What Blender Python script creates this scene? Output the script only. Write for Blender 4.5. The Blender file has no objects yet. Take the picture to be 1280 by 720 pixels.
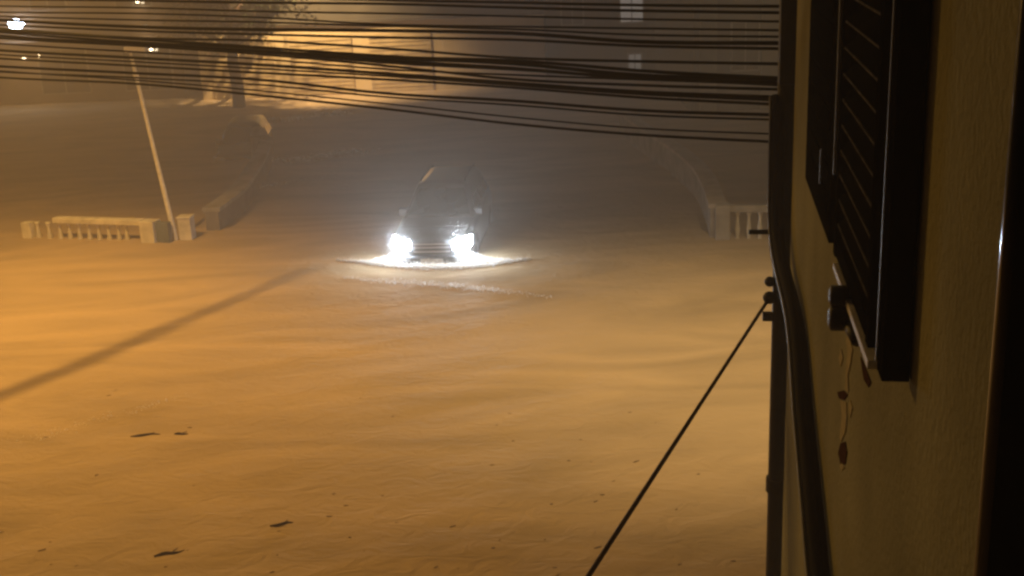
import bpy, bmesh, math, random
from mathutils import Vector, Matrix, noise
random.seed(7)
SC = bpy.context.scene
COL = SC.collection
R = math.radians

# ------------------------------------------------------------------ camera
FPX = 1500.0                       # focal length in pixels of the 1280 px wide photograph
PITCH, ROLL, EYE = R(16.9), R(2.4), 7.4
fw = Vector((0, math.cos(PITCH), -math.sin(PITCH)))
r0 = Vector((1, 0, 0)); u0 = r0.cross(fw)
rt = r0*math.cos(ROLL) - u0*math.sin(ROLL)
up = u0*math.cos(ROLL) + r0*math.sin(ROLL)
CAM = Vector((0, 0, EYE))
cd = bpy.data.cameras.new('camera'); cam = bpy.data.objects.new('camera', cd); COL.objects.link(cam)
cam.matrix_world = Matrix(((rt.x, up.x, -fw.x, 0), (rt.y, up.y, -fw.y, 0), (rt.z, up.z, -fw.z, EYE), (0, 0, 0, 1)))
cd.sensor_width = 36; cd.lens = 36*FPX/1280; cd.clip_start = 0.05; cd.clip_end = 1000
SC.camera = cam

def ray(x, y): return fw + rt*((x-640)/FPX) - up*((y-360)/FPX)
def g(x, y, z=0.0):                # point of the picture on the level z
    d = ray(x, y); return CAM + d*((z-EYE)/d.z)
def at(x, y, Y):                   # point of the picture at the distance Y down the street
    d = ray(x, y); return CAM + d*(Y/d.y)

# the near facade runs along FD; FN points from it to the street
AZ = R(9.71)
FD = Vector((math.sin(AZ), math.cos(AZ), 0)); FN = Vector((-math.cos(AZ), math.sin(AZ), 0))
PERP = 0.5
FO = Vector((0, 0, 0)) - FN*PERP   # foot of the camera on the wall
def fac(s, n, z): return FO + FD*s + FN*n + Vector((0, 0, z))
def onwall(x, y, n=0.0):           # picture -> (s, z) on the plane n in front of the wall
    d = ray(x, y); t = (n-PERP)/d.dot(FN); q = CAM + d*t
    return q.dot(FD), q.z
def across(x, y, s):               # picture -> (n, z) on the plane s along the wall
    d = ray(x, y); t = s/d.dot(FD); q = CAM + d*t
    return q.dot(FN)+PERP, q.z

# ------------------------------------------------------------------ materials
MATS = {}
def mat(name, col, rough=0.6, var=0.25, scale=6.0, metal=0.0, bump=0.0, bscale=40.0, spec=0.12, col2=None, emit=None, es=0.0, coat=0.0, detail=6):
    if name in MATS: return MATS[name]
    m = bpy.data.materials.new(name); m.use_nodes = True
    nt = m.node_tree; b = nt.nodes['Principled BSDF']
    tc = nt.nodes.new('ShaderNodeTexCoord')
    no = nt.nodes.new('ShaderNodeTexNoise'); no.inputs['Scale'].default_value = scale; no.inputs['Detail'].default_value = detail
    nt.links.new(tc.outputs['Object'], no.inputs['Vector'])
    rp = nt.nodes.new('ShaderNodeValToRGB')
    c = col; c2 = col2 or tuple(v*(1-var) for v in col)
    rp.color_ramp.elements[0].position = 0.32; rp.color_ramp.elements[1].position = 0.68
    rp.color_ramp.elements[0].color = (*c2, 1); rp.color_ramp.elements[1].color = (*c, 1)
    nt.links.new(no.outputs['Fac'], rp.inputs['Fac']); nt.links.new(rp.outputs['Color'], b.inputs['Base Color'])
    b.inputs['Roughness'].default_value = rough; b.inputs['Metallic'].default_value = metal
    b.inputs['Specular IOR Level'].default_value = spec; b.inputs['Coat Weight'].default_value = coat
    if bump:
        n2 = nt.nodes.new('ShaderNodeTexNoise'); n2.inputs['Scale'].default_value = bscale; n2.inputs['Detail'].default_value = 5
        nt.links.new(tc.outputs['Object'], n2.inputs['Vector'])
        bp = nt.nodes.new('ShaderNodeBump'); bp.inputs['Strength'].default_value = bump; bp.inputs['Distance'].default_value = 0.02
        nt.links.new(n2.outputs['Fac'], bp.inputs['Height']); nt.links.new(bp.outputs['Normal'], b.inputs['Normal'])
    if emit:
        b.inputs['Emission Color'].default_value = (*emit, 1); b.inputs['Emission Strength'].default_value = es
    MATS[name] = m; return m

def glass_mat():
    m = mat('dark_glass', (0.02, 0.022, 0.025), 0.06, 0.2, 2, spec=0.6); return m

PLASTER = mat('ochre_plaster', (0.29, 0.275, 0.165), 0.9, 0.34, 1.1, bump=0.5, bscale=38, spec=0.0)
BLACKWOOD = mat('black_painted_wood', (0.004, 0.004, 0.004), 0.9, 0.4, 9, spec=0.0)
LOUVRE = mat('dark_louvre_paint', (0.006, 0.006, 0.006), 0.8, 0.4, 9, spec=0.0)
SLATEDGE = mat('lit_slat_edge', (0.11, 0.10, 0.09), 0.7, 0.5, 14, spec=0.0)  # paler tone stands for light caught on the slat fronts
PALEEDGE = mat('pale_grey_edge', (0.34, 0.34, 0.32), 0.5, 0.3, 14)
WHITEPAINT = mat('weathered_white_paint', (0.62, 0.60, 0.56), 0.6, 0.3, 7, bump=0.15)
CONC = mat('painted_concrete', (0.74, 0.69, 0.60), 0.8, 0.35, 3.5, bump=0.25, bscale=22)
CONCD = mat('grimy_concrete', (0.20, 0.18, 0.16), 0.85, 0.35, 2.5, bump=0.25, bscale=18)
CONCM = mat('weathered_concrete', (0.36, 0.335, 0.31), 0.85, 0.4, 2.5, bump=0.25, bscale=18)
RUBBER = mat('cable_sheath', (0.013, 0.011, 0.010), 0.75, 0.3, 5, spec=0.05)
GUY = mat('rusty_wire', (0.055, 0.022, 0.012), 0.6, 0.4, 20)
IRON = mat('black_iron', (0.02, 0.017, 0.015), 0.55, 0.4, 15, spec=0.3, bump=0.2)
GALV = mat('galvanised_steel', (0.80, 0.76, 0.68), 0.6, 0.2, 8)
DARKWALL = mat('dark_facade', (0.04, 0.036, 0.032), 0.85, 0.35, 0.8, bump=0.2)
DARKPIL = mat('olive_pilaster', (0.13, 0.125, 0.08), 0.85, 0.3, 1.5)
BROWNWALL = mat('brown_facade', (0.16, 0.11, 0.075), 0.85, 0.4, 0.7, bump=0.2)
CREAM = mat('cream_facade', (0.66, 0.53, 0.32), 0.85, 0.2, 0.6, bump=0.2)
ROOF = mat('clay_roof', (0.16, 0.07, 0.045), 0.8, 0.4, 3)
GLASS = glass_mat()
TYRE = mat('tyre_rubber', (0.02, 0.02, 0.02), 0.8, 0.3, 10)
RIM = mat('alloy_rim', (0.08, 0.08, 0.08), 0.45, 0.2, 10, metal=0.6)
CARPAINT = mat('dark_grey_car_paint', (0.075, 0.08, 0.088), 0.32, 0.12, 3, metal=0.35, coat=0.6, spec=.5)
CARBLACK = mat('black_trim', (0.02, 0.02, 0.021), 0.5, 0.3, 12)
CHROME = mat('chrome_bar', (0.5, 0.45, 0.43), 0.3, 0.1, 12, metal=0.9)
PLATE = mat('number_plate_white', (0.5, 0.5, 0.5), 0.5, 0.1, 12)
BLUECAR = mat('dull_blue_paint', (0.05, 0.055, 0.065), 0.35, 0.2, 3, metal=0.2, coat=0.4)
VANPAINT = mat('pale_van_paint', (0.42, 0.42, 0.42), 0.4, 0.15, 3)
BARK = mat('bark', (0.09, 0.06, 0.045), 0.9, 0.4, 6, bump=0.5, bscale=14)
LEAF = mat('leaf', (0.055, 0.075, 0.022), 0.6, 0.5, 1.5)
WOODBIT = mat('driftwood', (0.05, 0.032, 0.02), 0.8, 0.3, 12)
BLUEPANEL = mat('blue_grey_panel', (0.13, 0.16, 0.19), 0.7, 0.3, 4)
LENS = mat('headlight_lens', (0.8, 0.85, 0.9), 0.2, 0.05, 5, emit=(0.76, 0.88, 1.0), es=210)
LENSFAR = mat('far_headlight_lens', (0.8, 0.8, 0.8), 0.2, 0.05, 5, emit=(1.0, 0.95, 0.86), es=110)
BULBW = mat('white_bulb', (0.8, 0.85, 0.9), 0.3, 0.05, 5, emit=(0.72, 0.84, 1.0), es=40)
BULBY = mat('amber_bulb', (0.8, 0.7, 0.5), 0.3, 0.05, 5, emit=(1.0, 0.78, 0.5), es=7)
SODIUM = mat('sodium_bulb', (0.9, 0.7, 0.4), 0.3, 0.05, 5, emit=(1.0, 0.55, 0.15), es=60)
LITPANE = mat('lit_window_pane', (0.6, 0.58, 0.55), 0.4, 0.1, 3, emit=(0.9, 0.82, 0.76), es=0.17)
DIMPANE = mat('dim_window_pane', (0.5, 0.5, 0.48), 0.4, 0.1, 3, emit=(0.9, 0.86, 0.82), es=0.10)
STAIN = mat('peeling_paint_white', (0.42, 0.36, 0.20), 0.8, 0.3, 30, spec=0.0)
RUST = mat('rust_stain', (0.06, 0.026, 0.012), 0.8, 0.3, 30, spec=0.0)

def foam_mat():
    m = bpy.data.materials.new('foam'); m.use_nodes = True; nt = m.node_tree
    out = nt.nodes['Material Output']; b = nt.nodes['Principled BSDF']
    b.inputs['Base Color'].default_value = (0.72, 0.66, 0.58, 1); b.inputs['Roughness'].default_value = 0.5
    t = nt.nodes.new('ShaderNodeBsdfTranslucent'); t.inputs['Color'].default_value = (0.85, 0.85, 0.85, 1)
    mx = nt.nodes.new('ShaderNodeMixShader'); mx.inputs[0].default_value = 0.55
    nt.links.new(b.outputs[0], mx.inputs[1]); nt.links.new(t.outputs[0], mx.inputs[2]); nt.links.new(mx.outputs[0], out.inputs['Surface'])
    return m
FOAM = foam_mat()

def water_mat():
    m = bpy.data.materials.new('muddy_water'); m.use_nodes = True; nt = m.node_tree; N = nt.nodes; L = nt.links
    b = N['Principled BSDF']; tc = N.new('ShaderNodeTexCoord')
    mp = N.new('ShaderNodeMapping'); mp.inputs['Rotation'].default_value = (0, 0, R(-24)); mp.inputs['Scale'].default_value = (0.32, 1.0, 1.0)
    L.new(tc.outputs['Object'], mp.inputs['Vector'])
    n1 = N.new('ShaderNodeTexNoise'); n1.inputs['Scale'].default_value = 0.55; n1.inputs['Detail'].default_value = 7; n1.inputs['Distortion'].default_value = 1.8
    L.new(mp.outputs[0], n1.inputs['Vector'])
    rp = N.new('ShaderNodeValToRGB'); e = rp.color_ramp.elements
    e[0].position = 0.3; e[0].color = (0.31, 0.24, 0.155, 1); e[1].position = 0.68; e[1].color = (0.44, 0.335, 0.215, 1)
    L.new(n1.outputs['Fac'], rp.inputs['Fac']); L.new(rp.outputs['Color'], b.inputs['Base Color'])
    b.inputs['Roughness'].default_value = 0.78; b.inputs['Specular IOR Level'].default_value = 0.04; b.inputs['IOR'].default_value = 1.33
    mp2 = N.new('ShaderNodeMapping'); mp2.inputs['Rotation'].default_value = (0, 0, R(-28)); mp2.inputs['Scale'].default_value = (0.62, 1.0, 1.0)
    L.new(tc.outputs['Object'], mp2.inputs['Vector'])
    n2 = N.new('ShaderNodeTexNoise'); n2.inputs['Scale'].default_value = 3.2; n2.inputs['Detail'].default_value = 9; n2.inputs['Distortion'].default_value = 1.6
    L.new(mp2.outputs[0], n2.inputs['Vector'])
    bp = N.new('ShaderNodeBump'); bp.inputs['Strength'].default_value = 0.65; bp.inputs['Distance'].default_value = 0.06
    L.new(n2.outputs['Fac'], bp.inputs['Height']); L.new(bp.outputs['Normal'], b.inputs['Normal'])
    return m
WATER = water_mat()

# ------------------------------------------------------------------ mesh helpers
def obj(name, bm, m, parent=None, smooth=False):
    me = bpy.data.meshes.new(name); bm.normal_update()
    bm.to_mesh(me); bm.free()
    if smooth:
        for p in me.polygons: p.use_smooth = True
    me.materials.append(m)
    o = bpy.data.objects.new(name, me); COL.objects.link(o)
    if parent: o.parent = parent
    return o
def tag(o, label=None, cat=None, group=None, kind=None):
    if label: o['label'] = label
    if cat: o['category'] = cat
    if group: o['group'] = group
    if kind: o['kind'] = kind
    return o
def thing(name, label, cat, loc=(0, 0, 0), rz=0.0, group=None):
    o = bpy.data.objects.new(name, None); COL.objects.link(o); o.empty_display_size = 0.2
    o.location = loc; o.rotation_euler = (0, 0, rz)
    return tag(o, label, cat, group)
def hexa(bm, p):                   # eight corners: bottom 0-3, top 4-7
    v = [bm.verts.new(q) for q in p]
    for f in ((3, 2, 1, 0), (4, 5, 6, 7), (0, 1, 5, 4), (1, 2, 6, 5), (2, 3, 7, 6), (3, 0, 4, 7)): bm.faces.new([v[i] for i in f])
def box(bm, a, b):
    (x0, y0, z0), (x1, y1, z1) = a, b
    hexa(bm, [(x0, y0, z0), (x1, y0, z0), (x1, y1, z0), (x0, y1, z0), (x0, y0, z1), (x1, y0, z1), (x1, y1, z1), (x0, y1, z1)])
def bevel(bm, w=0.01, seg=2):
    bmesh.ops.bevel(bm, geom=list(bm.edges), offset=w, segments=seg, affect='EDGES', profile=0.6); return bm
def BX(a, b, w=0.0):
    bm = bmesh.new(); box(bm, a, b)
    if w: bevel(bm, w)
    return bm
def fbox(bm, s0, s1, n0, n1, z0, z1, base=None):   # box in facade coordinates
    P = lambda s, n, z: fac(s, n, z) - (base or Vector((0, 0, 0)))
    hexa(bm, [P(s0, n1, z0), P(s0, n0, z0), P(s1, n0, z0), P(s1, n1, z0), P(s0, n1, z1), P(s0, n0, z1), P(s1, n0, z1), P(s1, n1, z1)])
def FB(s0, s1, n0, n1, z0, z1, w=0.0, base=None):
    bm = bmesh.new(); fbox(bm, s0, s1, n0, n1, z0, z1, base)
    if w: bevel(bm, w)
    return bm
def tube(bm, pts, rad, k=8, caps=True):
    pts = [Vector(p) for p in pts]; n = len(pts)
    rs = rad if isinstance(rad, (list, tuple)) else [rad]*n
    rings = []; ref = None
    for i, p in enumerate(pts):
        t = (pts[min(i+1, n-1)] - pts[max(i-1, 0)]).normalized()
        if ref is None:
            ref = t.orthogonal().normalized()
        ref = (ref - t*ref.dot(t)).normalized(); b = t.cross(ref)
        rings.append([bm.verts.new(p + (ref*math.cos(2*math.pi*j/k) + b*math.sin(2*math.pi*j/k))*rs[i]) for j in range(k)])
    for i in range(n-1):
        for j in range(k): bm.faces.new((rings[i][j], rings[i][(j+1) % k], rings[i+1][(j+1) % k], rings[i+1][j]))
    if caps:
        bm.faces.new(rings[0][::-1]); bm.faces.new(rings[-1])
def lathe(bm, prof, c=(0, 0, 0), k=12):    # prof: (radius, z)
    tube(bm, [(c[0], c[1], c[2]+z) for _, z in prof], [r for r, _ in prof], k)
def loft(bm, rings, caps=True):
    vr = [[bm.verts.new(p) for p in r] for r in rings]; k = len(vr[0])
    for a, b in zip(vr, vr[1:]):
        for j in range(k): bm.faces.new((a[j], a[(j+1) % k], b[(j+1) % k], b[j]))
    if caps:
        bm.faces.new(vr[0][::-1]); bm.faces.new(vr[-1])
    bmesh.ops.recalc_face_normals(bm, faces=bm.faces)
def rrect(w, z0, z1, rad, k=4):    # rounded rectangle outline in x, z
    out = []
    for cx, cz, a0 in ((w-rad, z1-rad, 0), (-w+rad, z1-rad, 90), (-w+rad, z0+rad, 180), (w-rad, z0+rad, 270)):
        for i in range(k+1):
            a = R(a0+90*i/k); out.append((cx+rad*math.cos(a), cz+rad*math.sin(a)))
    return out
def smoothpath(pts, n=10):         # Catmull-Rom
    pts = [Vector(p) for p in pts]; P = [pts[0]*2-pts[1]] + pts + [pts[-1]*2-pts[-2]]; out = []
    for i in range(1, len(P)-2):
        for j in range(n):
            t = j/n; a, b, c, d = P[i-1], P[i], P[i+1], P[i+2]
            out.append(0.5*((2*b) + (c-a)*t + (2*a-5*b+4*c-d)*t*t + (3*b-a-3*c+d)*t*t*t))
    out.append(pts[-1]); return out

# ------------------------------------------------------------------ flood water
CAR_RZ = R(-6)
CAR_FRONT = Vector((-1.80, 26.65, 0))
hx, hy = math.sin(CAR_RZ), -math.cos(CAR_RZ)          # heading of the car
HEAD = Vector((hx, hy, 0)); SIDE = Vector((-hy, hx, 0))
bow1 = smoothpath([g(420, 327), g(450, 330), g(490, 334), g(541, 336), g(595, 334), g(640, 329), g(664, 326)], 8)
bow2 = smoothpath([g(395, 343), g(440, 349), g(500, 354), g(560, 359), g(620, 365), g(690, 373), g(740, 378)], 8)
def near_path(path, x, y):
    best = 9.0
    for a, b in zip(path, path[1:]):
        ax, ay, bx, by = a.x, a.y, b.x, b.y
        dx, dy = bx-ax, by-ay; t = max(0, min(1, ((x-ax)*dx+(y-ay)*dy)/(dx*dx+dy*dy+1e-9)))
        best = min(best, math.hypot(x-ax-dx*t, y-ay-dy*t))
    return best
def wave(x, y):
    c, s = math.cos(R(24)), math.sin(R(24))
    a, b = x*c + y*s, -x*s + y*c
    z = 0.026*noise.noise(Vector((a*0.16, b*0.42, 0.3))) + 0.024*noise.noise(Vector((a*0.45, b*1.1, 5.1))) + 0.014*noise.noise(Vector((a*1.1, b*2.6, 9.7)))
    z += 0.020*max(0, noise.noise(Vector((a*0.30, b*1.3, 21.0)))-0.25)*3
    if -7 < x < 4 and 21 < y < 29:
        z += 0.028*math.exp(-(near_path(bow1, x, y)/0.16)**2) + 0.020*math.exp(-(near_path(bow2, x, y)/0.22)**2)
    if -10 < x < -3 and 34 < y < 52:
        z += 0.05*max(0, noise.noise(Vector((a*0.5, b*0.9, 33.0))))
    return z
bm = bmesh.new()
ys = [-60, -20, -5, 2, 6]; y = 9.0
while y < 260:
    ys.append(y); y *= 1.0055 if 21 < y < 28.5 else (1.010 if y < 60 else 1.03)
ys.append(420)
NX = 300; grid = []
for y in ys:
    hw = 0.62*max(y, 8)+9; row = []
    if y < 9 or y > 100: hw = max(hw, 150)
    for i in range(NX+1):
        u = 2*i/NX-1; x = hw*u if y >= 9 else hw*u
        row.append(bm.verts.new((x, y, wave(x, y) if y > 5 else 0)))
    grid.append(row)
for a, b in zip(grid, grid[1:]):
    for i in range(NX): bm.faces.new((a[i], a[i+1], b[i+1], b[i]))
tag(obj('flood_water', bm, WATER, smooth=True), 'muddy brown flood water covering the whole street', 'water', kind='structure')

# foam where the car pushes the water
def droplets(name, pts, label, cat='spray', flat=0.0):
    rnd = random.Random(len(pts)); V, Fc = [], []
    for p, r in pts:
        b = len(V)
        u = Vector((rnd.gauss(0, 1), rnd.gauss(0, 1), rnd.gauss(0, 1)*(1-flat))).normalized(); w = u.orthogonal().normalized()
        w = (Matrix.Rotation(rnd.uniform(0, 6.28), 3, u) @ w); k = rnd.uniform(.5, 1)
        V += [p+u*r, p+w*r*k, p-u*r, p-w*r*k]; Fc.append((b, b+1, b+2, b+3))
    me = bpy.data.meshes.new(name); me.from_pydata(V, [], Fc); me.materials.append(FOAM)
    o = bpy.data.objects.new(name, me); COL.objects.link(o)
    return tag(o, label, cat, kind='stuff')
def foam_ridge(name, path, amp, width, label, dens, seed):
    rnd = random.Random(seed); pts = []; n = len(path)
    for i in range(n-1):
        for _ in range(int(dens*(0.15+math.sin(math.pi*(i+.5)/n)))+1):
            t = rnd.random(); f = math.sin(math.pi*(i+t)/n)
            p = path[i].lerp(path[i+1], t); q = Vector((p.x, p.y+rnd.gauss(0, width*(.3+f)), 0))
            q.z = wave(q.x, q.y) + .004 + rnd.expovariate(1/(amp*(.25+f)))
            pts.append((q, rnd.uniform(.008, .020)))
    return droplets(name, pts, label, 'foam')
foam_ridge('bow_wave_foam', bow1, 0.030, 0.05, 'white foam thrown up along the front bumper of the stranded car', 150, 3)
foam_ridge('wake_foam_glint', bow2[6:-8], 0.014, 0.10, 'thin line of foam and headlight streak on the wave crest ahead of the car', 32, 4)  # flakes also stand for the streak of headlight on this crest
def spray(name, side, label, seed):
    rnd = random.Random(seed); pts = []
    lens = CAR_FRONT + SIDE*(side*0.68) + Vector((0, 0, 0.44))
    for _ in range(2600):                         # droplets standing in for the glow round the lamp
        r = min(rnd.expovariate(1/0.20), .62); a = rnd.uniform(0, 6.283)
        q = lens + SIDE*(r*math.cos(a)) + Vector((0, 0, r*math.sin(a)*.9)) + HEAD*rnd.uniform(.14, .5)
        if q.z > .03: pts.append((q, rnd.uniform(.003, .0065)))
    for _ in range(2600):                         # fan of water thrown sideways
        t = rnd.random()**1.25; h = (0.40*(1-t)**1.7)*rnd.random()
        q = Vector((lens.x, lens.y, 0)) + SIDE*(side*(t*1.15-.05) + rnd.gauss(0, .05)) + HEAD*(.22+rnd.gauss(0, .07)-.25*t) + Vector((0, 0, .03+h))
        pts.append((q, rnd.uniform(.005, .012)))
    return droplets(name, pts, label)

# ------------------------------------------------------------------ cars
def wheel(parent, x, y, r=0.36, w=0.24):
    o = bpy.data.objects.new('wheel', None); COL.objects.link(o); o.parent = parent; o.location = (x, y, r)
    s = 1 if x > 0 else -1
    bm = bmesh.new(); tube(bm, [(-w/2, 0, 0), (-w/2+0.04, 0, 0), (w/2-0.04, 0, 0), (w/2, 0, 0)], [r-0.04, r, r, r-0.04], 24); obj('tyre', bm, TYRE, o, True)
    bm = bmesh.new(); tube(bm, [(s*(w/2-0.01), 0, 0), (s*(w/2+0.012), 0, 0), (s*(w/2+0.018), 0, 0)], [r*0.66, r*0.64, r*0.2], 20); obj('rim', bm, RIM, o, True)
def quadpatch(bm, a, b, c, d, off, nseg=4):     # a-b bottom, d-c top; slightly thick sheet
    a, b, c, d = map(Vector, (a, b, c, d)); nrm = (b-a).cross(d-a).normalized()*off
    vs = []
    for j in range(nseg+1):
        l = a.lerp(d, j/nseg); r_ = b.lerp(c, j/nseg); vs.append([bm.verts.new(l.lerp(r_, i/nseg)+nrm) for i in range(nseg+1)])
    for j in range(nseg):
        for i in range(nseg): bm.faces.new((vs[j][i], vs[j][i+1], vs[j+1][i+1], vs[j+1][i]))
def build_car(name, label, loc, rz, paint, H=1.80, W=0.93, Lf=2.3, lens=None, roof_rails=True, detail=True):
    t = thing(name, label, 'car', loc, rz)
    zb = 1.12
    k = 1.0
    st = [(-Lf, .70, .40, .82, .10), (-Lf+.05, .82, .32, .92, .14), (-Lf+.18, .89, .27, .99, .16), (-Lf+.5, W-.01, .26, 1.03, .16), (-1.25, W, .25, 1.08, .15),
          (-.9, W, .25, 1.12, .13), (0, W, .25, 1.13, .12), (1.6, W, .25, 1.13, .12), (Lf-.2, W-.03, .28, 1.12, .14), (Lf-.04, W-.09, .34, 1.05, .16), (Lf, W-.2, .45, .95, .16)]
    bm = bmesh.new(); loft(bm, [[(x, yy, z) for x, z in rrect(w*W/.93, b*k, tp*k, rd)] for yy, w, b, tp, rd in st]); obj('body', bm, paint, t, True)
    # greenhouse
    def ring(z, y0, y1, w, rd=0.12):
        out = []
        for cx, cy, a0 in ((w-rd, y1-rd, 0), (-w+rd, y1-rd, 90), (-w+rd, y0+rd, 180), (w-rd, y0+rd, 270)):
            for i in range(5):
                a = R(a0+22.5*i); out.append((cx+rd*math.cos(a), cy+rd*math.sin(a), z))
        return out
    zr = H-.06
    y0b, y1b, y0t, y1t, wb, wt = -1.05, Lf-.12, -.28, Lf-.42, .86*W/.93, .63*W/.93
    bm = bmesh.new(); loft(bm, [ring(zb-.06, y0b-.05, y1b, wb), ring(zb+.02, y0b, y1b, wb), ring(zr-.10, y0t-.05, y1t+.05, wt+.03), ring(zr-.03, y0t+.01, y1t, wt-.01), ring(H-.035, y0t+.10, y1t-.1, wt-.08), ring(H, y0t+.30, y1t-.3, wt-.24)])
    obj('cabin', bm, paint, t, True)
    def P(u, v, side):     # points on the front glass (u -1..1, v 0..1), pushed out a little
        yy = y0b + (y0t-y0b)*v; w = wb + (wt-wb)*v; return (u*(w-.10), yy-.012, zb+.03+(zr-.06-zb-.03)*v)
    bm = bmesh.new(); quadpatch(bm, P(-1, .03, 0), P(1, .03, 0), P(1, .95, 0), P(-1, .95, 0), 0.006); obj('windscreen', bm, GLASS, t, True)
    for s in (-1, 1):
        def S(yy0, yy1, v):
            w = wb+(wt-wb)*v; return s*(w+.006), zb+.03+(zr-.06-zb-.03)*v
        for (b0, b1, t0, t1) in ((-.72, .28, -.18, .28), (.36, 1.25, .36, 1.2), (1.33, 1.95, 1.3, 1.72)):
            bm = bmesh.new(); x0, z0 = S(0, 0, .08); x1, z1 = S(0, 0, .92)
            quadpatch(bm, (x0, b0, z0), (x0, b1, z0), (x1, t1, z1), (x1, t0, z1), 0.0); obj('side_window', bm, GLASS, t, True)
        m_ = obj('wing_mirror', BX((s*(W-.02)-.1, -.86, zb-.02), (s*(W-.02)+.14*(1 if s > 0 else 1)-.02*s, -.70, zb+.16), .03), paint, t)
        for yy in (-Lf+.88, Lf-.85):
            bm = bmesh.new(); tube(bm, [(s*(W-.25), yy, .36), (s*(W+.004), yy, .36)], .44, 24); obj('wheel_arch', bm, CARBLACK, t)
            wheel(t, s*(W-.115), yy)
        if roof_rails:
            bm = bmesh.new(); tube(bm, smoothpath([(s*(wt-.09), y0t+.2, H-.03), (s*(wt-.09), y0t+.3, H+.045), (s*(wt-.09), y1t-.3, H+.045), (s*(wt-.09), y1t-.2, H-.03)], 4), .018, 6); obj('roof_rail', bm, CARBLACK, t, True)
    yf = -Lf
    bm = bmesh.new(); box(bm, (-.44, yf-.012, .54*k), (.44, yf+.1, .80*k)); gr = obj('grille', bm, CARBLACK, t)
    for z in (.60, .70, .78):
        obj('grille_bar', BX((-.42, yf-.035, z*k-.016), (.42, yf-.010, z*k+.016), .006), CHROME, gr)
    bm = bmesh.new(); loft(bm, [[(x, yy, z) for x, z in rrect(w, .27*k, .50*k, .07)] for yy, w in ((yf-.09, .70), (yf-.05, .82), (yf+.10, .91), (yf+.3, .945))]); obj('bumper', bm, paint, t, True)
    obj('number_plate', BX((-.26, yf-.112, .34*k), (.26, yf-.094, .45*k), .004), PLATE, t)
    for s in (-1, 1):
        bm = bmesh.new(); hexa(bm, [(s*.50, yf-.075, .66), (s*.87, yf-.02, .68), (s*.90, yf+.25, .68), (s*.50, yf+.15, .66), (s*.50, yf-.055, .86), (s*.90, yf+.01, .93), (s*.92, yf+.27, .93), (s*.50, yf+.17, .86)])
        bmesh.ops.recalc_face_normals(bm, faces=bm.faces); bevel(bm, .02); obj('headlight', bm, lens or PLATE, t)
        if detail:
            bm = bmesh.new(); tube(bm, [(s*.45-.35, y0b-.02, zb+.03), (s*.45-.05, y0b+.08, zb+.14), (s*.45+.2, y0b+.2, zb+.24)], .01, 5); obj('wiper', bm, CARBLACK, t)
    bm = bmesh.new(); hexa(bm, [(-.82, -Lf+.55, 1.045*k), (.82, -Lf+.55, 1.045*k), (.80, -1.08, 1.10*k), (-.80, -1.08, 1.10*k), (-.78, -Lf+.58, 1.06*k), (.78, -Lf+.58, 1.06*k), (.76, -1.1, 1.12*k), (-.76, -1.1, 1.12*k)])
    obj('bonnet', bm, paint, t)
    return t
SINK = -0.34
car_loc = CAR_FRONT - HEAD*2.3 + Vector((0, 0, SINK))
build_car('flooded_car', 'dark grey suv with blazing white headlights pushing through the flood', car_loc, CAR_RZ, CARPAINT, lens=LENS)
for s, nm in ((-1, 'a'), (1, 'b')):
    spray('headlight_spray_glow', s, 'bright spray fan and droplet glow around the car headlight %s' % ('nearer the leaning lamp post' if s < 0 else 'farther from the leaning lamp post'), 11+s)
    ld = bpy.data.lights.new('headlight_beam', 'SPOT'); ld.energy = 900; ld.color = (0.70, 0.85, 1.0); ld.spot_size = R(110); ld.spot_blend = 0.7; ld.shadow_soft_size = 0.08
    lo = bpy.data.objects.new('headlight_beam', ld); COL.objects.link(lo)
    p = CAR_FRONT + SIDE*(s*0.69) + HEAD*0.10 + Vector((0, 0, 0.80+SINK)); lo.location = p
    d = (HEAD*1.0 + Vector((0, 0, 0.70)) + SIDE*(0.05*s)).normalized()
    lo.rotation_euler = d.to_track_quat('-Z', 'Y').to_euler()

# a dark car beyond the parapet, only its cabin clear of the wall
pc = at(292, 200, 41.0)
build_car('swamped_car', 'dark car swamped behind the bridge parapet beside its round pillar', (pc.x, 43.2, -0.80), R(6), BLUECAR, H=1.75, W=0.88, roof_rails=False, detail=False)

# van far down the road
def build_van(name, label, loc, rz):
    t = thing(name, label, 'van', loc, rz)
    bm = bmesh.new(); loft(bm, [[(x, yy, z) for x, z in rrect(w, .35, h, .12)] for yy, w, h in ((-2.6, .88, .95), (-2.5, .98, 1.15), (-1.9, 1.02, 1.35), (-1.15, 1.03, 2.2), (-.6, 1.03, 2.32), (2.5, 1.03, 2.32), (2.6, .98, 2.2))]); obj('body', bm, VANPAINT, t, True)
    bm = bmesh.new(); quadpatch(bm, (-.86, -1.86, 1.40), (.86, -1.86, 1.40), (.84, -1.20, 2.12), (-.84, -1.20, 2.12), .02); obj('windscreen', bm, GLASS, t)
    obj('bumper', BX((-.98, -2.72, .38), (.98, -2.55, .62), .03), CARBLACK, t)
    for s in (-1, 1):
        obj('headlight', BX((s*.66-.12, -2.64, .78), (s*.66+.12, -2.5, .98), .03), LENSFAR, t)
        for yy in (-1.7, 1.7): wheel(t, s*.92, yy)
    return t
vp = at(624, 46, 84.0)
build_van('distant_van', 'pale van with two small headlights far down the dark street', (vp.x, 86.6, -.30), 0)

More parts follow.
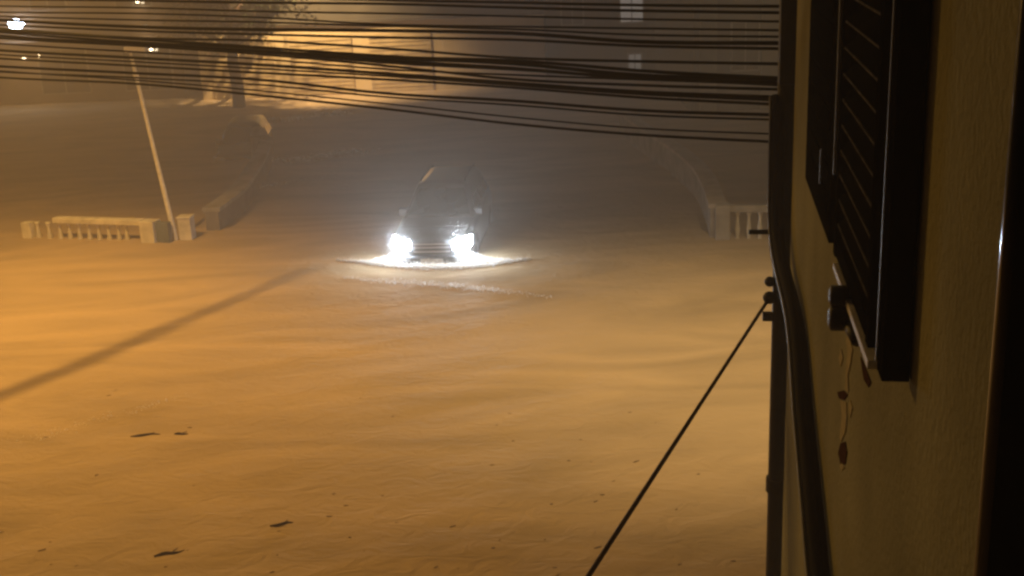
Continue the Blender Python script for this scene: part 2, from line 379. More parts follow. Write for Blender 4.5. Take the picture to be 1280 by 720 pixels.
# ------------------------------------------------------------------ balustrades and bridge parapets
def frame_between(A, B):
    d = (B-A); L = d.length; return math.atan2(d.y, d.x), L
BAL_PROF = [(.070, 0), (.070, .06), (.045, .09), (.052, .16), (.075, .28), (.066, .36), (.040, .50), (.038, .60), (.055, .66), (.070, .68), (.070, .72)]
def balusters(t, xs, z0, h, sc=1.0):
    proto = None
    for x in xs:
        if proto is None:
            bm = bmesh.new(); lathe(bm, [(r*sc, z*h/.72) for r, z in BAL_PROF], k=12); proto = obj('baluster', bm, CONC, t, True); o = proto
        else:
            o = proto.copy(); COL.objects.link(o); o.parent = t
        o.location = (x, 0, z0)
A = g(32, 297); B = g(190, 302); A.z = B.z = 0
rz, L = frame_between(A, B)
t = thing('balustrade', 'pale concrete balustrade, its end broken and missing the top rail, beside the leaning lamp post', 'balustrade', A, rz)
obj('end_pier', BX((0, -.12, -.6), (.27, .12, .43), .015), CONC, t)
balusters(t, [.42, .75, 1.08, 1.37, 1.66, 1.95, 2.24, 2.53, 2.82, 3.05], -.28, .72, 1.0)
obj('rail', BX((.98, -.13, .44), (L-.20, .13, .58), .02), CONC, t)
obj('plinth', BX((.27, -.14, -.6), (L-.2, .14, -.28), .02), CONCM, t)
bm = BX((L-.20, -.19, -.6), (L+.20, .19, .56), .02); obj('pier', bm, CONC, t)
obj('panel', BX((L+.20, -.09, -.6), (L+.56, .09, .52), .01), BLUEPANEL, t)
pB = g(235, 298)
t = thing('pier', 'square pale concrete pier standing alone to the right of the leaning post', 'pier', (pB.x, pB.y, 0), R(-6))
obj('shaft', BX((-.165, -.165, -.7), (.165, .165, .55), .015), CONC, t)
obj('cap', BX((-.185, -.185, .551), (.185, .185, .60), .012), CONC, t)

A = g(894, 298); A.z = 0; B = g(985, 298); B.z = 0
rz, L = frame_between(A, B)
t = thing('balustrade', 'grey concrete balustrade partly hidden behind the black mast on the house corner', 'balustrade', A, rz)
obj('pier', BX((0, -.17, -.6), (.34, .17, .84), .02), CONCM, t)
xs = [.52+.262*i for i in range(20)]
proto = None
balusters(t, xs, -.06, .72, .85)
obj('rail', BX((.34, -.13, .662), (6.0, .13, .82), .02), CONCM, t)
obj('plinth', BX((.34, -.14, -.6), (6.0, .14, -.06), .02), CONCD, t)

def parapet(name, label, path, h, th, m, m2, cap=True):
    pts = smoothpath(path, 8); t = thing(name, label, 'parapet', (pts[0].x, pts[0].y, 0))
    o0 = Vector((pts[0].x, pts[0].y, 0))
    def strip(zlo, zhi, half):
        bm = bmesh.new(); rings = []
        for i, p in enumerate(pts):
            d = (pts[min(i+1, len(pts)-1)]-pts[max(i-1, 0)]); d.z = 0; d.normalize(); nn = Vector((-d.y, d.x, 0)); q = p-o0; q.z = 0
            hh = h[0]+(h[1]-h[0])*i/(len(pts)-1)
            rings.append([q+nn*half+Vector((0, 0, zlo(hh))), q-nn*half+Vector((0, 0, zlo(hh))), q-nn*half+Vector((0, 0, zhi(hh))), q+nn*half+Vector((0, 0, zhi(hh)))])
        loft(bm, rings); return bm
    obj('wall', strip(lambda H: -.7, lambda H: H-.10, th/2), m, t)
    obj('coping', strip(lambda H: H-.098, lambda H: H, th/2+.05), m2, t)
    return t
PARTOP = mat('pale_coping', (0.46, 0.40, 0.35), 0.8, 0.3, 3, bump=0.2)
a = g(897, 258, .82)
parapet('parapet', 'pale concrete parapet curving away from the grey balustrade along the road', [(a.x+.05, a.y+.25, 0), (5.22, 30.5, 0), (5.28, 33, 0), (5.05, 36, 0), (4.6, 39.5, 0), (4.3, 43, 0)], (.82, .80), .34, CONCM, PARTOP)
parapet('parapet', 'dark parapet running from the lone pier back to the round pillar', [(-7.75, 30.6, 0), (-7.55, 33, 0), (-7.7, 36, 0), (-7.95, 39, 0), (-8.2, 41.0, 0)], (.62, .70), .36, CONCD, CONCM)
q = g(329, 196)
t = thing('pillar', 'round topped dark stone pillar at the far end of the parapet', 'pillar', (q.x, 40.9, 0))
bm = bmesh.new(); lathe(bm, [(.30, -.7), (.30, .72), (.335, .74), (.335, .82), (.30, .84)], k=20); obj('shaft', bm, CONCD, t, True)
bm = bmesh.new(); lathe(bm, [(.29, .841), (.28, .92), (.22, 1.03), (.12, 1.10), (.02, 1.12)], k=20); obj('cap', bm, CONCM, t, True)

# ------------------------------------------------------------------ leaning lamp post
pb = g(220, 300); pt = at(163, 66, pb.y+.2)
t = thing('lamp_post', 'thin pale lamp post leaning to one side between the two piers, unlit', 'lamp post', (pb.x, pb.y, 0))
top = pt - Vector((pb.x, pb.y, 0))
bm = bmesh.new(); tube(bm, [Vector((0, 0, 0)).lerp(top, u) - (Vector((0, 0, .6)) if u == 0 else Vector()) for u in (0, .02, .3, .6, .9, 1)], [.075, .072, .062, .052, .045, .04], 10); obj('pole', bm, GALV, t, True)
bm = bmesh.new(); tube(bm, [top*.87, top*.90], .07, 10); obj('collar', bm, GALV, t)
bm = bmesh.new(); box(bm, (top.x-.12, top.y-.16, top.z+.02), (top.x+.42, top.y+.16, top.z+.16)); bevel(bm, .04); obj('lamp_head', bm, GALV, t)

# ------------------------------------------------------------------ buildings at the far side
def building(name, label, x0, x1, y, depth, h, wallm, roof=True):
    t = thing(name, label, 'building', (0, 0, 0))
    obj('wall', BX((x0, y, -.6), (x1, y+depth, h)), wallm, t)
    if roof:
        bm = bmesh.new(); hexa(bm, [(x0-.3, y-.4, h), (x1+.3, y-.4, h), (x1+.3, y+depth+.3, h), (x0-.3, y+depth+.3, h), (x0+.5, y+depth*.4, h+1.6), (x1-.5, y+depth*.4, h+1.6), (x1-.5, y+depth*.6, h+1.6), (x0+.5, y+depth*.6, h+1.6)]); obj('roof', bm, ROOF, t)
    return t
def window(t, x0, x1, z0, z1, y, pane=None, fm=None, name='window'):
    f = BX((x0-.08, y-.05, z0-.08), (x1+.08, y-.002, z1+.08)); w = obj(name, f, fm or CONCD, t)
    obj('pane', BX((x0, y-.062, z0), (x1, y-.051, z1)), pane or GLASS, w)
    obj('mullion', BX(((x0+x1)/2-.025, y-.075, z0), ((x0+x1)/2+.025, y-.063, z1)), fm or CONCD, w)
# lit cream building
t = building('cream_building', 'cream building with roller shutters lit amber behind the tree', -14.2, 2.0, 57, 9, 3.3, CREAM, False)
obj('upper_wall', BX((-14.2, 57.02, 3.301), (2.0, 66, 8)), mat('upper_shaded_plaster', (.10, .09, .07), .9, .3, 1), t)  # upper wall coloured darker so the lamp light seems to fade upward
RIB = mat('roller_shutter', (0.56, 0.44, 0.25), 0.8, 0.25, 2)
for x0 in (-13.6, -9.9, -6.2):
    sh = BX((x0, 56.94, -.3), (x0+2.9, 56.998, 2.7)); so = obj('roller_shutter', sh, RIB, t)
    bm = bmesh.new()
    for i in range(14): box(bm, (x0, 56.915, .05+i*.19), (x0+2.9, 56.939, .12+i*.19))
    obj('rib', bm, RIB, so)
    window(t, x0+.7, x0+2.2, 4.6, 6.2, 57)
obj('cornice', BX((-14.3, 56.8, 3.3), (2.0, 56.998, 3.42)), MATS['upper_shaded_plaster'], t)
# brown building far left
t = building('brown_building', 'dark brown row of shops far behind the leaning lamp post', -44, -15.2, 58, 10, 8, BROWNWALL)
for i, x0 in enumerate((-40, -35.5, -31, -26.5, -22, -18)):
    window(t, x0, x0+2.2, .5, 2.5, 58); window(t, x0, x0+1.6, 4.4, 6, 58)
obj('awning', BX((-43.5, 57.0, 2.9), (-15.6, 57.99, 3.0)), BROWNWALL, t)
# dark buildings on the right
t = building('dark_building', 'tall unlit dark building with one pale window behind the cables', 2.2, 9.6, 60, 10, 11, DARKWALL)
wx = at(788, 20, 60).x
zt = at(788, 27, 60).z
window(t, wx-.48, wx+.60, zt, zt+1.7, 60, LITPANE)
zz = at(795, 87, 60).z
window(t, at(786, 80, 60).x, at(801, 80, 60).x, max(.1, zz), max(.1, zz)+.75, 60, DIMPANE)
for x0 in (3.0, 8.0): window(t, x0, x0+1.0, zt, zt+1.7, 60)
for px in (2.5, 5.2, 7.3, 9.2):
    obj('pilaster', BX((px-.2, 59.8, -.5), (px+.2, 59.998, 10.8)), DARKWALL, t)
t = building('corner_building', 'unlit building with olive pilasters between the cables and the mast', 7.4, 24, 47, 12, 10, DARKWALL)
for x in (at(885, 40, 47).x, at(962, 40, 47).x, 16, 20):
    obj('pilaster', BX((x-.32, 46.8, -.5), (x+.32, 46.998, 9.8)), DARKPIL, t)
for x0 in (8.9, 11.2, 13.5, 17): window(t, x0, x0+1.0, 1.6, 3.4, 47)
t = building('end_building', 'dark building closing the far end of the street', -30, 30, 125, 10, 12, DARKWALL)
for x0 in range(-27, 28, 6): window(t, x0, x0+1.8, 2, 4.2, 125)

# small lamps on far walls
def wall_lamp(px, py, Y, r, m, label, group=None, power=0, col=(1, .8, .5)):
    p = at(px, py, Y-.35); t = thing('wall_lamp', label, 'lamp', p, 0, group)
    bm = bmesh.new(); bmesh.ops.create_uvsphere(bm, u_segments=14, v_segments=8, radius=r); bmesh.ops.scale(bm, vec=(1.25, .8, .8), verts=bm.verts); obj('bulb', bm, m, t, True)
    obj('bracket', BX((-.04, r*.6, -.04), (.04, .34, .04)), IRON, t)
    obj('hood', BX((-r*1.4, -r*.9, r*.82), (r*1.4, .33, r*.82+.04)), IRON, t)
    if power:
        l = bpy.data.lights.new('lamp_light', 'POINT'); l.energy = power; l.color = col; l.shadow_soft_size = .1
        lo = bpy.data.objects.new('lamp_light', l); COL.objects.link(lo); lo.location = p + Vector((0, -r-.1, -.05))
wall_lamp(20, 30, 57.5, .30, BULBW, 'large blue-white lamp glaring on the shop wall above the flood', power=60, col=(.8, .88, 1))
wall_lamp(182, 33, 58, .065, BULBY, 'small pale lamp above the head of the leaning post', power=15)
wall_lamp(189, 62, 58, .075, BULBY, 'small pale lamp level with the leaning lamp head', power=15)
wall_lamp(172, 2, 58, .08, BULBY, 'small lamp highest on the brown shopfronts', power=15)
wall_lamp(30, 74, 57.5, .09, BULBY, 'small amber lamp low down under the blue-white lamp', power=40, col=(1, .7, .35))

# ------------------------------------------------------------------ tree
def tree(loc, h_trunk, label):
    rnd = random.Random(5); t = thing('tree', label, 'tree', loc)
    bm = bmesh.new(); tube(bm, smoothpath([(0, 0, -.6), (.05, 0, .9), (-.06, .05, 2.0), (.05, 0, 3.3), (-.1, 0, 4.6)], 5), [.30-.006*i for i in range(21)], 10); tr = obj('trunk', bm, BARK, t, True)
    bm = bmesh.new(); ends = []
    for i in range(11):
        a = rnd.uniform(0, 6.28); z0 = rnd.uniform(2.6, 4.4); ln = rnd.uniform(1.4, 3.2)
        e = Vector((math.cos(a)*ln, math.sin(a)*ln, z0+rnd.uniform(.2, 1.6))); m_ = Vector((e.x*.5, e.y*.5, z0+.2)); ends.append((m_, e))
        tube(bm, smoothpath([(0, 0, z0-.3), m_, e], 4), [.12-.011*j for j in range(9)], 6)
    obj('limb', bm, BARK, t, True)
    bm = bmesh.new(); clumps = []
    for m_, e in ends:
        for _ in range(6): clumps.append((m_.lerp(e, rnd.uniform(.3, 1.15))+Vector((rnd.gauss(0, .45), rnd.gauss(0, .45), rnd.gauss(.25, .35))), rnd.uniform(.4, .75)))
    for _ in range(40):
        a = rnd.uniform(0, 6.28); rr = rnd.random()**.5*3.1; clumps.append((Vector((math.cos(a)*rr-.6, math.sin(a)*rr, rnd.uniform(4.0, 7.2))), rnd.uniform(.5, .9)))
    # the low sprig that pokes out to the right and the skirt of leaves to the left
    for c, r_ in (((1.45, -.3, 3.25), .42), ((1.15, -.2, 3.05), .35), ((.7, -.2, 3.2), .5), ((-.3, -.4, 3.2), .6), ((-1.2, -.5, 3.1), .6), ((-2.1, -.4, 3.1), .6), ((-3.0, -.2, 3.3), .5), ((-1.7, 0, 2.7), .45), ((-.8, -.3, 2.6), .4)): clumps.append((Vector(c), r_))
    for c, r_ in clumps:
        for _ in range(70):
            d = Vector((rnd.gauss(0, 1), rnd.gauss(0, 1), rnd.gauss(0, .8))).normalized()*r_*rnd.random()**.45
            p = c+d; q = Matrix.Rotation(rnd.uniform(0, 6.28), 3, 'Z') @ Matrix.Rotation(rnd.uniform(-1, 1), 3, 'X')
            s = rnd.uniform(.06, .13)
            v = [bm.verts.new(p+q @ Vector(w)) for w in ((-s, 0, 0), (0, -s*.45, .01), (s, 0, -.02), (0, s*.45, .01))]; bm.faces.new(v)
    obj('crown', bm, LEAF, t)
tb = at(296, 112, 54.0)
tree((tb.x, 54.0, 0), 3, 'dark leafy tree silhouetted against the amber lit building')

# ------------------------------------------------------------------ near house
Z0, Z1 = -.6, 12.0
S_END = 7.35
house = thing('ochre_house', 'ochre plastered house wall close by with dark louvred shutters', 'house', FO)
HB = FO
SW0, SW1, ZW0, ZW1 = 3.30, 4.52, 6.13, 8.2        # window opening
bm = bmesh.new()
for (a, b, c, d) in ((-6, SW0, Z0, Z1), (SW1, S_END, Z0, Z1), (SW0, SW1, Z0, ZW0), (SW0, SW1, ZW1, Z1)):
    fbox(bm, a, b, -.35, 0, c, d, HB)
fbox(bm, -6, S_END, -7, -.352, Z0, Z1, HB)
obj('wall', bm, PLASTER, house)
obj('roof', FB(-6.4, S_END+.4, -7.2, .45, Z1+.002, Z1+.25, base=HB), ROOF, house)
# window with louvred leaf
w = obj('window', FB(SW0+.002, SW1-.002, -.30, -.24, ZW0, ZW1, base=HB), BLACKWOOD, house)
lv = bmesh.new()
fbox(lv, SW1-.07, SW1-.003, -.03, .035, ZW0+.03, ZW1, HB); fbox(lv, SW0+.15, SW0+.215, -.03, .035, ZW0+.03, ZW1, HB); fbox(lv, SW0+.217, SW1-.072, -.03, .03, ZW0+.03, ZW0+.10, HB)
lf = obj('shutter', lv, BLACKWOOD, house)
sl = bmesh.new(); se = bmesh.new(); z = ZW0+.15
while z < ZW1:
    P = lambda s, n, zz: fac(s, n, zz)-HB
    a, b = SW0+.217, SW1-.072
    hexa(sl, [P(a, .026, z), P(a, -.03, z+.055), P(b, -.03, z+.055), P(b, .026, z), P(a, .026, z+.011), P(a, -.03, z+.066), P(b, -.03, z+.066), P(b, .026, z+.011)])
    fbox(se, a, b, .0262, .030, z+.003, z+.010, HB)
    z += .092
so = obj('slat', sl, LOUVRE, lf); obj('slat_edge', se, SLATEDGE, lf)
edge = bmesh.new(); fbox(edge, SW1-.012, SW1+.006, .036, .046, ZW0+.33, ZW1, HB); obj('edge_strip', edge, PALEEDGE, lf)  # pale strip paints the light caught on the frame edge
obj('sill', FB(SW0+.13, SW1-.03, .001, .036, ZW0-.030, ZW0-.004, .004, base=HB), WHITEPAINT, house)
# far leaf folded flat against the wall
fl = bmesh.new(); zb = ZW0+.06
fbox(fl, SW1+.01, 5.72, .012, .052, zb, ZW1+.05, HB); o = obj('shutter', bevel(fl, .006), BLACKWOOD, house)
fl = bmesh.new()
for i in range(18): fbox(fl, SW1+.09, 5.64, .0525, .058, zb+.10+i*.105, zb+.175+i*.105, HB)
obj('slat', fl, BLACKWOOD, o)
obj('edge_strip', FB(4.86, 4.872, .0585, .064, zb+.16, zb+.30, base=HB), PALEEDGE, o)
# near leaf folded out from the wall
n1_, zlo = across(1100, 474, 2.92)
o = obj('shutter', FB(2.90, 2.99, .004, n1_, zlo, ZW1+.1, .006, base=HB), BLACKWOOD, house)
obj('edge_strip', FB(2.992, 3.0, n1_-.006, n1_+.003, zlo+.02, ZW1+.1, base=HB), PALEEDGE, o)
# shutter stay
s_, z_ = onwall(1050, 385, .05)
bm = bmesh.new()
tube(bm, [fac(s_, .002, z_+.045)-HB, fac(s_, .030, z_+.045)-HB, fac(s_, .082, z_+.045)-HB, fac(s_, .088, z_+.045)-HB], [.030, .036, .036, .022], 14)
tube(bm, [fac(s_, .002, z_-.035)-HB, fac(s_, .030, z_-.035)-HB, fac(s_, .080, z_-.035)-HB, fac(s_, .088, z_-.035)-HB], [.036, .046, .046, .028], 14)
tube(bm, [fac(s_, .045, z_+.06)-HB, fac(s_, .05, z_-.05)-HB], .026, 8); tube(bm, [fac(s_-.01, .03, z_-.045)-HB, fac(s_-.2, .012, z_-.05)-HB], .020, 8)
obj('shutter_stay', bm, IRON, house, True)
# flaked paint below the stay
def patch(pts_px, m, name):
    bm = bmesh.new(); a = []; b = []
    for x, y in pts_px:
        s, zz = onwall(x, y, .002); a.append(bm.verts.new(fac(s, .0015, zz)-HB)); b.append(bm.verts.new(fac(s, .004, zz)-HB))
    n = len(a); bm.faces.new(b); bm.faces.new(a[::-1])
    for i in range(n): bm.faces.new((a[i], a[(i+1) % n], b[(i+1) % n], b[i]))
    bmesh.ops.recalc_face_normals(bm, faces=bm.faces); obj(name, bm, m, house)
patch([(1061, 420), (1066, 436), (1064, 452), (1060, 470), (1061, 490), (1057, 488), (1058, 462), (1060, 440), (1058, 424)], STAIN, 'paint_flake')
patch([(1052, 436), (1054, 448), (1051, 458), (1049, 447)], STAIN, 'paint_flake')
patch([(1051, 500), (1058, 503), (1059, 522), (1057, 540), (1052, 552), (1050, 545), (1053, 520)], STAIN, 'paint_flake')
patch([(1063, 500), (1066, 510), (1063, 522), (1061, 510)], STAIN, 'paint_flake')
patch([(1053, 578), (1056, 584), (1053, 588), (1050, 583)], STAIN, 'paint_flake')
patch([(1047, 490), (1055, 488), (1060, 493), (1056, 500), (1049, 498)], RUST, 'rust_stain')
patch([(1051, 554), (1057, 552), (1059, 565), (1057, 580), (1051, 580), (1048, 566)], RUST, 'rust_stain')
patch([(1076, 446), (1083, 462), (1089, 478), (1086, 484), (1080, 474)], RUST, 'rust_stain')
# our own window's leaf at the edge of the view
o = obj('shutter', FB(-.2, 1.845, .004, .045, 5.2, 8.6, .006, base=HB), BLACKWOOD, house)
GLOSS = mat('glossy_edge_bead', (0.01, 0.01, 0.012), 0.13, 0.1, 8, spec=0.5)
bm = bmesh.new(); tube(bm, [fac(1.865, .040, 5.22)-HB, fac(1.865, .040, 8.58)-HB], .020, 24); obj('edge_bead', bm, GLOSS, o, True)

# mast at the corner of the house
ms, mn = 7.62, .06
nL, _ = across(967, 300, ms); nR, _ = across(990, 300, ms)
mc = (nL+nR)/2; mr = (nL-nR)/2
MP = fac(ms, mc, 0)
mast = thing('mast', 'black iron service mast at the corner of the ochre house', 'mast', MP)
bm = bmesh.new(); tube(bm, [(0, 0, -.6), (0, 0, 3), (0, 0, 6), (0, 0, 8.6)], mr, 14); obj('pole', bm, IRON, mast, True)
def mz(y): return across(968, y, ms)[1]
b = bmesh.new(); fbox(b, ms-.10, ms+.09, mc-mr-.03, mc+mr*.92, mz(104), 8.4, MP); obj('junction_box', bevel(b, .01), IRON, mast)
arm = [fac(ms, mc+mr*.8, mz(290))-MP, fac(ms, across(936, 292, ms)[0], mz(292)+.01)-MP]
bm = bmesh.new(); tube(bm, arm, .016, 8); obj('side_arm', bm, IRON, mast)
for y0_, rr in ((351, .036), (371, .044)):
    c = fac(ms-.02, mc+mr+.018, mz(y0_))-MP
    bm = bmesh.new(); bmesh.ops.create_uvsphere(bm, u_segments=14, v_segments=10, radius=rr, matrix=Matrix.Translation(c) @ Matrix.Diagonal((1, 1, .95, 1))); obj('insulator', bm, IRON, mast, True)
obj('bracket', FB(ms-.03, ms+.03, mc+mr*.6, mc+mr+.06, mz(400), mz(391), base=MP), IRON, mast)
for y_ in (605,):
    bm = bmesh.new(); zz = mz(y_); tube(bm, [(0, 0, zz-.05), (0, 0, zz+.05)], mr+.014, 14); obj('clamp', bm, IRON, mast)
# cable bundle clipped along the house wall
pp = [fac(7.6, .10, 6.3), fac(7.35, .10, 5.5)] + [fac(*( (lambda q: (q[0], .07, q[1]))(onwall(x, y, .07)) )) for x, y in ((990, 404), (1000, 520), (1011, 640), (1018, 720), (1030, 830), (1046, 960))]
t = thing('wall_cables', 'bundle of thick black cables sagging along the ochre wall below the mast', 'cables', pp[0])
for k_, (dx, dz, rr) in enumerate(((0, 0, .030), (.045, .02, .026), (.075, -.02, .024))):
    bm = bmesh.new(); tube(bm, [p + FN*(-.035+dx*.6) + Vector((0, 0, dz)) + FD*(dx*.3) - pp[0] for p in smoothpath(pp, 8)], rr, 8); obj('cable', bm, RUBBER, t, True)
pl = [p - pp[0] + FN*.008 + FD*.02 for p in smoothpath(pp, 8)]
bm = bmesh.new(); tube(bm, [p + FN*.022 + Vector((0, 0, .012)) for p in pl], .006, 6); obj('tie_wire', bm, PALEEDGE, t, True)
# guy wire
a = fac(ms-.03, mc+mr+.03, mz(374)); b = CAM + ray(735, 720)*5.4
d = (b-a); tt = (-.5-a.z)/d.z; e = a + d*tt
m1 = a.lerp(e, .18) - Vector((0, 0, .012))
bm = bmesh.new(); tube(bm, [q-a for q in smoothpath([a, m1, b, e], 10)], .0115, 8)
o = obj('guy_wire', bm, GUY, smooth=True); o.location = a; tag(o, 'taut rusty wire slanting down from the mast insulators to the flood', 'wire')

# ------------------------------------------------------------------ overhead cables
XS = (-420, -60, 160, 320, 480, 640, 800, 985)
CB = [  # heights in the picture, thickness, label
 ((-8, -6, -4, 0, 3, 6, 8), 4, 'topmost thin black cable in the sagging web over the street'),
 ((-2, 1, 4, 5, 9, 13, 16), 4, 'second black cable from the top of the web over the street'),
 ((6, 10, 14, 17, 21, 24, 27), 3, 'thin black cable third from the top of the web'),
 ((14, 17, 21, 30, 33, 36, 38), 3, 'thin black cable fourth from the top of the web'),
 ((18, 24, 28, 33, 37, 44, 46), 3, 'thin black cable just above the distant van headlights, fifth from the top'),
 ((22, 33, 37, 38, 42, 52, 54), 5.5, 'dark cable just below the distant van headlights'),
 ((28, 38, 43, 46, 50, 58, 61), 4, 'black cable second below the distant van headlights'),
 ((32, 46, 51, 61, 72, 77, 80), 4, 'black cable running just above the thickest cable bundle'),
 ((36, 53, 61, 73, 82, 94, 102), 11, 'thickest black cable bundle crossing the middle of the web'),
 ((43, 57, 68, 82, 99, 107, 112), 4, 'black cable running just below the thickest cable bundle'),
 ((50, 64, 74, 87, 94, 99, 106), 3, 'thin black cable second below the thickest cable bundle'),
 ((58, 71, 80, 92, 103, 115, 122), 5, 'black cable seventh from the bottom of the web'),
 ((64, 76, 85, 95, 106, 118, 126), 3, 'thin black cable sixth from the bottom of the web'),
 ((70, 82, 90, 99, 110, 122, 131), 4, 'black cable fifth from the bottom of the web'),
 ((80, 91, 99, 116, 126, 138, 144), 4.5, 'black cable fourth from the bottom of the web'),
 ((86, 96, 106, 121, 131, 143, 150), 3, 'thin black cable third from the bottom of the web'),
 ((84, 99, 113, 130, 147, 160, 168), 2.5, 'faint thin cable second from the bottom of the web'),
 ((92, 104, 118, 136, 154, 169, 178), 4, 'lowest black cable sagging above the flooded road'),
]
mast_pos = fac(ms, mc, 0)
for i, (yy, wpx, lab) in enumerate(CB):
    ys_ = (yy[0]*1.0-(yy[2]-yy[0])*1.3,) + tuple(yy)
    pts = []
    rnd = random.Random(i*3+1); jit = rnd.uniform(-.25, .25)
    for k_, (x, y_) in enumerate(zip(XS, ys_)):
        u = (x+420)/(985+420); Y = 17.0 + (7.55-17.0)*u**.9 + jit*(1-u)
        if k_ == len(XS)-1: x = 980
        pts.append(at(x, y_+rnd.uniform(-.8, .8)*(k_ < 7), Y))
    sp = smoothpath(pts, 6); rad = [wpx*.5*p.y/FPX*.80 for p in sp]; r_ = sum(rad)/len(rad)
    bm = bmesh.new(); a0 = sp[-1]
    if wpx > 10:
        for j, (ox, oz) in enumerate(((0, 0), (.014, .013), (-.012, -.015), (.0, -.026), (.008, .027))):
            tube(bm, [p-a0+Vector((0, ox+.012*math.sin(q*.35+j*2), oz+.010*math.sin(q*.27+j*1.3))) for q, p in enumerate(sp)], .013, 6)
    else:
        tube(bm, [p-a0 for p in sp], [max(.006, r_*.5+x_*.5) for x_ in rad], 6)
    o = obj('overhead_cable', bm, RUBBER, smooth=True); o.location = a0
    tag(o, lab, 'cable', 'overhead cables crossing the street')

# ------------------------------------------------------------------ floating debris
for i, (x, y_, ln, rz, lab) in enumerate(((182, 546, .45, 8, 'dark twig floating on the bright water, longer of the pair'), (227, 544, .22, -4, 'short dark twig floating beside a longer one'),
                          (212, 692, .38, 22, 'bent stick floating near the bottom edge of the water'), (352, 655, .30, 16, 'small dark stick floating on the nearer water below the twig pair'))):
    p = g(x, y_); bm = bmesh.new(); rnd = random.Random(i+40)
    tube(bm, smoothpath([(-ln*.5, 0, 0), (-ln*.15, .03*rnd.uniform(-1, 1), .012), (ln*.2, .04*rnd.uniform(-1, 1), .006), (ln*.5, 0, -.004)], 4), [.012, .016, .019, .020, .020, .019, .018, .016, .015, .013, .011, .009, .006], 7)
    tube(bm, [(ln*.1, 0, .01), (ln*.3, .07, .012)], [.009, .004], 5)
    o = obj('driftwood', bm, WOODBIT, smooth=True); o.location = (p.x, p.y, wave(p.x, p.y)+.004); o.rotation_euler = (0, 0, R(rz)); tag(o, lab, 'stick', 'sticks floating on the flood')

def pale_streak(px, py, lx, ly, n, label, seed, size=.05):
    rnd = random.Random(seed); pts = []; c = g(px, py); a = R(14)
    for _ in range(n):
        u, v = rnd.gauss(0, lx), rnd.gauss(0, ly); v += .35*math.sin(u*1.7)
        q = Vector((c.x+u*math.cos(a)-v*math.sin(a), c.y+u*math.sin(a)+v*math.cos(a), 0)); q.z = wave(q.x, q.y)+rnd.uniform(.004, .05); pts.append((q, rnd.uniform(.4, 1)*size))
    droplets('pale_streak', pts, label, 'foam', .9)
pale_streak(402, 196, .75, .22, 700, 'pale foam and highlight streak on the brown water beyond the headlights', 1, .06)  # pale flakes also imitate the lit wave crests here
pale_streak(384, 146, .9, .35, 500, 'faint foam and highlight patch on the water in front of the lit building', 2, .06)
pale_streak(345, 232, .6, .15, 120, 'sparse foam on the water alongside the curved parapet', 3, .035)
pale_streak(90, 535, .5, .10, 130, 'thin flecks of foam as glints on the bright near water', 4, .016)  # small pale flecks stand in for glints on the water
pale_streak(195, 508, .25, .05, 70, 'small cluster of pale foam flecks as glints above the floating twigs', 5, .014)
rnd = random.Random(77); bm = bmesh.new()
for _ in range(55):
    p = g(rnd.uniform(-20, 930), 480+240*rnd.random()**.8); r_ = rnd.uniform(.010, .030)
    mtx = Matrix.Translation((p.x, p.y, wave(p.x, p.y)+.002)) @ Matrix.Rotation(rnd.uniform(-.2, .8), 4, 'Z') @ Matrix.Diagonal((rnd.uniform(1, 2.4), .6, .25, 1))
    bmesh.ops.create_icosphere(bm, subdivisions=1, radius=r_, matrix=mtx)
tag(obj('floating_litter', bm, mat('litter', (.22, .15, .08), .8, .5, 30), smooth=True), 'scattered leaves and scum drifting on the flood water', 'litter', kind='stuff')

# ------------------------------------------------------------------ street lamp that lights the flood (stands just left of the view)
LP = Vector((-10.8, 22.7, 11.6))
def spot(name, loc, energy, col, rad, kind='POINT'):
    l = bpy.data.lights.new(name, kind); l.energy = energy; l.color = col; l.shadow_soft_size = rad
    o = bpy.data.objects.new(name, l); COL.objects.link(o); o.location = loc; return o
t = thing('street_lamp', 'sodium street lamp on a tall concrete pole lighting the flood', 'street lamp', (LP.x-3.3, LP.y+.6, 0))
bm = bmesh.new(); tube(bm, [(0, 0, -.6), (0, 0, 6), (0, 0, 11.5)], [.15, .12, .09], 12); obj('pole', bm, CONCM, t, True)
bm = bmesh.new(); tube(bm, smoothpath([(0, 0, 11.4), (1.0, -.2, 11.85), (3.2, -.56, 12.0)], 5), .04, 8); obj('arm', bm, GALV, t, True)
obj('lamp_head', BX((2.9, -.85, 11.80), (3.7, -.35, 11.92), .03), GALV, t)
S1, S2 = g(0, 490), g(392, 334)
k_ = .115
a = LP + (S1 + (S1-S2)*.9 - LP)*k_ - t.location; b = LP + (S2-LP)*k_ - t.location
bm = bmesh.new(); tube(bm, [a, a.lerp(b, .55)+Vector((.03, 0, -.02)), b], [.017, .016, .010], 10); obj('shadow_rod', bm, IRON, t)  # unseen rod placed and sized to cast the long shadow on the water
bm = bmesh.new(); tube(bm, [a, (0, 0, 9.4)], .02, 8); obj('shadow_rod', bm, IRON, t)
o = spot('street_lamp_light', LP, 10700, (1.0, .535, .12), .036, 'SPOT'); o.data.spot_size = R(164); o.data.spot_blend = .62
o.rotation_euler = Vector((-.36, -.50, -1)).to_track_quat('-Z', 'Y').to_euler()
# wall lamps above the view that light the far building and the road
o = spot('far_street_light', Vector((-9.0, 53.6, 8.4)), 10500, (1.0, .66, .30), .12, 'SPOT'); o.data.spot_size = R(104); o.data.spot_blend = .8
o.rotation_euler = Vector((0.0, 3.0, -4.2)).to_track_quat('-Z', 'Y').to_euler()
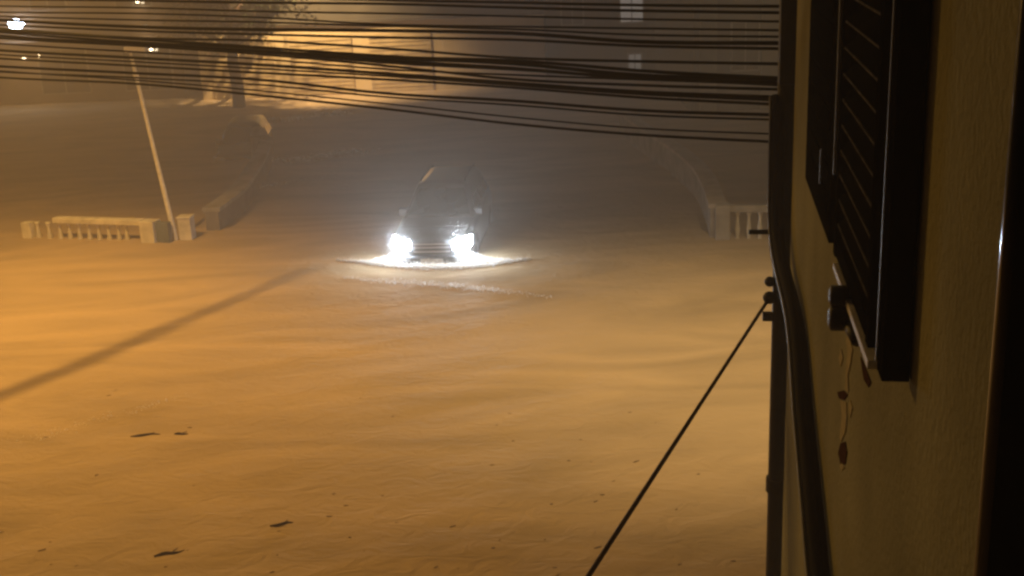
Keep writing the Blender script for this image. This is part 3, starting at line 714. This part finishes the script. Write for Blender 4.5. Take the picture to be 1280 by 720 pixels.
# unseen cut-off fill lamp added round the corner to brighten the right-hand water
t = thing('street_lamp', 'unseen cut-off fill lamp added round the corner of the ochre house', 'street lamp', (8.5, 17.6, 0))
bm = bmesh.new(); tube(bm, [(0, 0, -.6), (0, 0, 6), (0, 0, 10.9)], [.12, .10, .08], 12); obj('pole', bm, CONCM, t, True)
bm = bmesh.new(); tube(bm, smoothpath([(0, 0, 10.8), (-.8, 0, 11.2), (-3.0, 0, 11.25)], 5), .04, 8); obj('arm', bm, GALV, t, True)
obj('lamp_head', BX((-3.6, -.22, 11.12), (-2.8, .22, 11.24), .03), GALV, t)
o = spot('corner_fill_light', Vector((5.3, 17.6, 11.0)), 6300, (1.0, .70, .31), .12, 'SPOT'); o.data.spot_size = R(82); o.data.spot_blend = 1.0
o.rotation_euler = Vector((-.10, .20, -1)).to_track_quat('-Z', 'Y').to_euler()
t = thing('street_lamp', 'sodium street lamp in front of the cream building', 'street lamp', (-9.0, 58.2, 0))
obj('bracket', BX((-.05, -4.6, 8.6), (.05, -1.20, 8.7)), IRON, t); obj('lamp_head', BX((-.25, -4.9, 8.52), (.25, -4.2, 8.599), .02), GALV, t)

# ------------------------------------------------------------------ haze, world, render
bm = BX((-170, -70, -1.8), (170, 300, 15.5)); h = obj('haze', bm, bpy.data.materials.new('haze'))
hm = h.data.materials[0]; hm.use_nodes = True; nt = hm.node_tree; nt.nodes.clear()
out = nt.nodes.new('ShaderNodeOutputMaterial'); pv = nt.nodes.new('ShaderNodeVolumePrincipled')
pv.inputs['Color'].default_value = (.86, .80, .74, 1); pv.inputs['Density'].default_value = 0.0088; pv.inputs['Anisotropy'].default_value = 0.35
nt.links.new(pv.outputs[0], out.inputs['Volume'])
tag(h, 'rain haze hanging over the flooded street', 'haze', kind='stuff')

w = bpy.data.worlds.new('World'); SC.world = w; w.use_nodes = True; nt = w.node_tree; bg = nt.nodes['Background']
bg.inputs['Color'].default_value = (.56, .50, .48, 1); bg.inputs['Strength'].default_value = 0.010

SC.view_settings.view_transform = 'Standard'; SC.view_settings.look = 'None'; SC.view_settings.exposure = 0; SC.view_settings.gamma = 1; SC.view_settings.use_curve_mapping = False
c = SC.cycles
c.use_denoising = True
try: c.denoiser = 'OPENIMAGEDENOISE'
except Exception: pass
c.max_bounces = 6; c.diffuse_bounces = 3; c.glossy_bounces = 3; c.transmission_bounces = 4; c.volume_bounces = 1
c.caustics_reflective = False; c.caustics_refractive = False
c.sample_clamp_indirect = 4.0; c.volume_step_rate = 1.0
c.filter_width = 2.6
